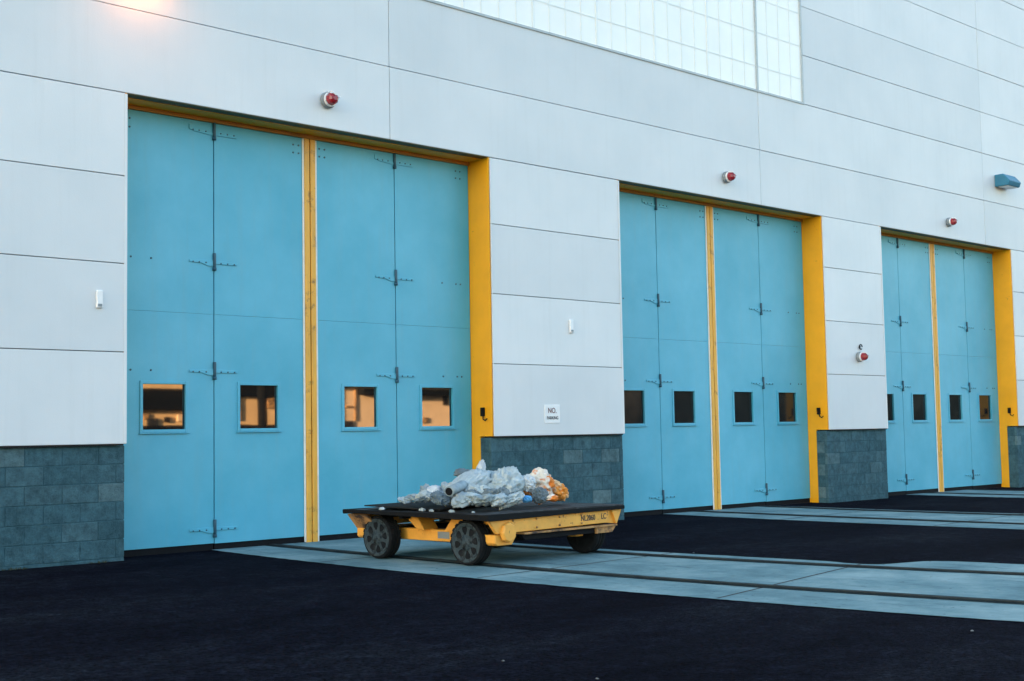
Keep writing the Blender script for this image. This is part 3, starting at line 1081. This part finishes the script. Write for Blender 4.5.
# smaller chunks, one object each
G = 'small crumpled grey rubbish pieces on the cart'
small = [
    (413, 497.5, -2.55, .07, .05, .028, 'wrap'), (425, 496, -2.7, .075, .06, .045, 'wrap2'), (434, 493, -2.6, .07, .06, .06, 'wrapw'),
    (440, 498, -3.0, .10, .07, .04, 'wrap3'), (452, 497, -2.9, .10, .07, .06, 'wrap'), (462, 500, -3.3, .09, .07, .045, 'wrap'),
    (473, 499, -3.35, .08, .07, .05, 'wrap2'), (485, 500, -3.45, .10, .07, .045, 'wrap'), (498, 500, -3.5, .09, .06, .045, 'wrap2'),
    (480, 491, -3.2, .08, .06, .05, 'wrap2'), (489, 494, -3.3, .09, .06, .045, 'wrap3'), (472, 494, -3.2, .06, .06, .04, 'wrap3'),
    (510, 501, -3.5, .10, .07, .045, 'wrap2'), (518, 498, -3.45, .06, .05, .05, 'wrapw'), (488, 485, -2.9, .07, .06, .05, 'wrap2'),
    (493, 480, -2.75, .06, .06, .05, 'wrap'), (460, 492, -2.9, .07, .06, .06, 'wrap'), (420, 500, -2.9, .06, .05, .02, 'wrap3'),
    (404, 500, -2.3, .05, .05, .022, 'wrap2'), (446, 489, -2.6, .07, .05, .055, 'wrap2'), (466, 474, -2.75, .09, .05, .04, 'wrap3'),
    (503, 494, -3.42, .07, .05, .05, 'wrap3'), (427, 491, -2.4, .06, .05, .05, 'wrap'), (552, 498, -3.5, .06, .05, .03, 'wrapo'),
]
for k, (px, py, Y, sx, sy, sz, mt) in enumerate(small):
    sx, sy, sz = sx * 1.35, sy * 1.3, sz * 1.2
    lab = 'small crumpled grey or white scrap heaped among the rubbish on the cart'
    if mt == 'wrapo':
        crumple('rubbish_scrap', px, py, Y, sx, sy, sz, mt, 40 + k, 'small orange and white scrap before the peach bag at the right', 'rubbish', None, amp=.3, crease=.3, sub=3)
    else:
        crumple('rubbish_scrap', px, py, Y, sx, sy, sz, mt, 20 + k, lab, 'rubbish', G, sub=4,
                rot=(rnd.uniform(-.4, .4), rnd.uniform(-.4, .4), rnd.uniform(0, 3)), amp=.32, crease=.2, flat=(k % 3 == 0))
# scraps on the front edge of the deck
G2 = 'tiny scraps along the front edge of the deck'
for k, (lx, ly, s_) in enumerate(((-1.0, .52, .032), (-.99, -.22, .026), (-.98, -.50, .030), (-.96, -.78, .016), (-.95, -.04, .036))):
    wp = cart.matrix_basis @ Vector((lx, ly, DT))
    bm_ = bmesh.new()
    bmesh.ops.create_icosphere(bm_, subdivisions=2, radius=1)
    for vv in bm_.verts:
        n = vv.co.normalized()
        vv.co = n * (1 + .5 * noise.noise(n * 1.8 + Vector((k * 3.3, 1, 2))))
        vv.co = Vector((vv.co.x * s_, vv.co.y * s_ * 1.2, max(vv.co.z, -.3) * s_ * .7))
    b2 = MB()
    b2.bm.free()
    b2.bm = bm_
    o = b2.build('rubbish_scrap', M['wrap2'], None, (wp.x, wp.y, ZD + .012))
    tag(o, 'tiny pale scrap lying on the dark left edge of the cart deck', 'rubbish', G2)

# a loose dark board under the load
b = MB()
bmv = []
n = 16
for lv in (0, 1):
    for i in range(n + 1):
        for j in (0, 1):
            tt = i / n
            bmv.append(b.bm.verts.new((-.62 + 1.24 * tt, -.55 + 1.1 * j, .012 * lv + .018 * math.sin(tt * 3.1) * (1 - j) + .022 * j)))


def gi(lv, i, j):
    return bmv[lv * 2 * (n + 1) + i * 2 + j]


for i in range(n):
    b.bm.faces.new([gi(1, i, 0), gi(1, i + 1, 0), gi(1, i + 1, 1), gi(1, i, 1)])
    b.bm.faces.new([gi(0, i, 0), gi(0, i, 1), gi(0, i + 1, 1), gi(0, i + 1, 0)])
    for j in (0, 1):
        b.bm.faces.new([gi(0, i, j), gi(0, i + 1, j), gi(1, i + 1, j), gi(1, i, j)])
for i in (0, n):
    b.bm.faces.new([gi(0, i, 0), gi(0, i, 1), gi(1, i, 1), gi(1, i, 0)])
bmesh.ops.recalc_face_normals(b.bm, faces=b.bm.faces[:])
lp = cart.matrix_basis @ Vector((-.30, .34, DT + .008))
o = b.build('loose_board', M['ply'], None, lp)
o.rotation_euler = (0, 0, CYAW + .05)
tag(o, 'loose dark board lying on the back of the cart deck beneath the rubbish', 'board')

# ------------------------------------------------------------------ grit on the asphalt
b = MB()
rg = random.Random(5)
for k in range(12):
    x, y = rg.uniform(3, 26), rg.uniform(-11.5, -.3)
    s_ = rg.uniform(.004, .011) * (1.6 if rg.random() < .12 else 1)
    r = bmesh.ops.create_icosphere(b.bm, subdivisions=1, radius=s_)
    for vv in r['verts']:
        vv.co = Vector((vv.co.x * rg.uniform(.7, 1.6) + x, vv.co.y * rg.uniform(.7, 1.6) + y, max(vv.co.z * .6, -.002) + gz(x) + .009))
M['grit'] = simple('pale_grit', (0.10, 0.115, 0.125), 0.9, .4, 3)
tag(b.build('loose_grit', M['grit']), 'scattered pale grit on the dark asphalt', 'grit', None, 'stuff')
# dirt and weeds along the foot of the block base on the left
b = MB()
for k in range(420):
    x = rg.uniform(3.5, 6.65)
    cl = noise.noise(Vector((x * 2.3, 1.1, 0)))
    if cl < .0:
        continue
    y = BY - abs(rg.gauss(0, .03)) - .005
    h = rg.uniform(.015, .05) * (.5 + cl)
    a = rg.uniform(0, 6.28)
    dx, dy = .006 * math.cos(a), .006 * math.sin(a)
    lx, ly = rg.uniform(-.025, .025), rg.uniform(-.03, .005)
    v0 = b.bm.verts.new((x - dx, y - dy, gz(x)))
    v1 = b.bm.verts.new((x + dx, y + dy, gz(x)))
    v2 = b.bm.verts.new((x + lx, y + ly, gz(x) + h))
    b.bm.faces.new((v0, v1, v2))
M['weed'] = simple('dry_weeds', (0.035, 0.045, 0.02), 0.8, .3, 8)
tag(b.build('wall_foot_weeds', M['weed']), 'low dark weeds along the foot of the block wall', 'weeds', None, 'stuff')

# ------------------------------------------------------------------ across the yard (seen only in the door windows)
M['tan'] = simple('tan_stucco', (0.76, 0.50, 0.30), 0.85, .12, .8, .2, 30)
M['ochre'] = simple('ochre_stucco', (0.74, 0.45, 0.22), 0.85, .15, .9, .2, 30)
M['brown'] = simple('dark_brown_wall', (0.006, 0.0065, 0.007), 0.95, .2, .8, spec=0.05)


def warehouse(x0, x1, y0, y1, h, mat, label, wins, fascia):
    t = empty('warehouse', (0, 0, 0))
    tag(t, label, 'building')
    zb = gz((x0 + x1) / 2) - .6
    wl = MB().box(x0, x1, y0, y1, zb, h).build('wall', mat, t)
    MB().box(x0 - .3, x1 + .3, y0 - .3, y1 + .5, h + .002, h + .35, 0, .02).build('roof', M['roof'], t)
    for (a, c, z0, z1, m) in wins:
        f = MB().box(a, c, y1 + .003, y1 + .10, z0, z1, 0, .01).build('window', m, t)
    for (a, c, z0, z1, d_) in fascia:
        MB().box(a, c, y1 + .004, y1 + d_, z0, z1, 0, .02).build('canopy', M['brown'], t)


warehouse(16, 37.4, -58, -42, 5.2, M['ochre'], 'low ochre warehouse across the yard, mirrored in the nearest door windows',
          [(29.5, 30.0, 1.9, 2.25, M['dark']), (31, 31.3, 2.1, 2.4, M['tan']), (36, 36.6, 2.7, 3.2, M['cart_rust']), (29.3, 29.55, 2.2, 2.45, M['cart_rust']), (30.35, 30.6, 2.05, 2.3, M['brown']), (31.45, 31.7, 2.2, 2.5, M['cart_rust']), (36.7, 36.95, 2.0, 2.5, M['dark']), (34.2, 34.5, 2.1, 2.9, M['cart_rust'])],
          [(20, 33.6, 2.62, 3.6, .35), (33.8, 37.3, 3.3, 4.0, .3), (28, 36.9, -.5, 1.9, .2)])
warehouse(38.2, 60, -60, -42.5, 6.2, M['tan'], 'tall tan warehouse across the yard, mirrored in the nearest door windows',
          [(40.5, 41.6, -.3, 2.05, M['dark']), (41.1, 41.5, 2.75, 2.85, M['cart_rust']), (41.72, 41.80, 2.05, 3.8, M['cart_rust']), (46.3, 46.7, 1.9, 2.2, M['cart_rust']), (47.9, 48.2, 2.9, 3.4, M['brown'])], [(42.0, 50, 3.45, 3.75, .6), (39, 50, 3.98, 4.2, .6)])
warehouse(62.5, 125, -62, -42, 7.5, M['brown'], 'unseen dark warehouse added across the yard to darken the farther door windows',
          [(70, 72, 1.5, 3, M['dark']), (84, 86, 1.5, 3, M['dark'])], [])  # added so the farther panes have something dark to mirror
t = empty('utility_pole', (35.1, -41.0, gz(35)))
tag(t, 'dark utility pole standing across the yard before the ochre warehouse', 'pole')
b = MB()
b.lathe([(.26, 0), (.20, 9)], (0, 0, 0), 'z', 16)
b.build('pole', M['brown'], t)
MB().box(-1.1, 1.1, -.07, .07, 8.2, 8.4).build('crossarm', M['brown'], t)

# ------------------------------------------------------------------ light
SUN_AZ, SUN_EL = 164.0, 9.0            # degrees behind the facade line, above the horizon
world = bpy.data.worlds.new('World')
scene.world = world
world.use_nodes = True
wn = world.node_tree
bg = wn.nodes['Background']
sky = wn.nodes.new('ShaderNodeTexSky')
sky.sky_type = 'NISHITA'
sky.sun_disc = False
sky.sun_elevation = R(SUN_EL)
sky.sun_rotation = R(90 - SUN_AZ)
sky.air_density = 1.0
sky.dust_density = 2.0
sky.ozone_density = 2.5
wn.links.new(sky.outputs['Color'], bg.inputs['Color'])
bg.inputs['Strength'].default_value = 0.12
sd = bpy.data.lights.new('sun', 'SUN')
sd.energy = 5.0
sd.angle = R(0.5)
sd.color = (1.0, 0.80, 0.58)
so = bpy.data.objects.new('sun', sd)
COL.objects.link(so)
sv = Vector((math.cos(R(SUN_EL)) * math.cos(R(SUN_AZ)), math.cos(R(SUN_EL)) * math.sin(R(SUN_AZ)), math.sin(R(SUN_EL))))
so.rotation_euler = sv.to_track_quat('Z', 'Y').to_euler()
so.location = (30, 20, 40)

# ------------------------------------------------------------------ camera
cd = bpy.data.cameras.new('camera')
cam = bpy.data.objects.new('camera', cd)
COL.objects.link(cam)
cd.sensor_width = 36
cd.sensor_fit = 'HORIZONTAL'
cd.lens = FPX * 36 / 1024
cd.clip_start, cd.clip_end = 0.1, 3000
cy, sy, cp, sp = math.cos(YAW), math.sin(YAW), math.cos(PITCH), math.sin(PITCH)
f = Vector((sy * cp, cy * cp, sp))
r = Vector((cy, -sy, 0))
up = r.cross(f)
c, s = math.cos(ROLL), math.sin(ROLL)
rr, uu = c * r + s * up, -s * r + c * up
mt = Matrix((rr, uu, -f)).transposed().to_4x4()
mt.translation = CAM
cam.matrix_world = mt
scene.camera = cam

vs_ = scene.view_settings
vs_.view_transform = 'Standard'
vs_.look = 'None'
vs_.exposure = 3.22
vs_.gamma = 1
vs_.use_white_balance = True
vs_.white_balance_temperature = 8100
vs_.white_balance_tint = 10
vs_.use_curve_mapping = False
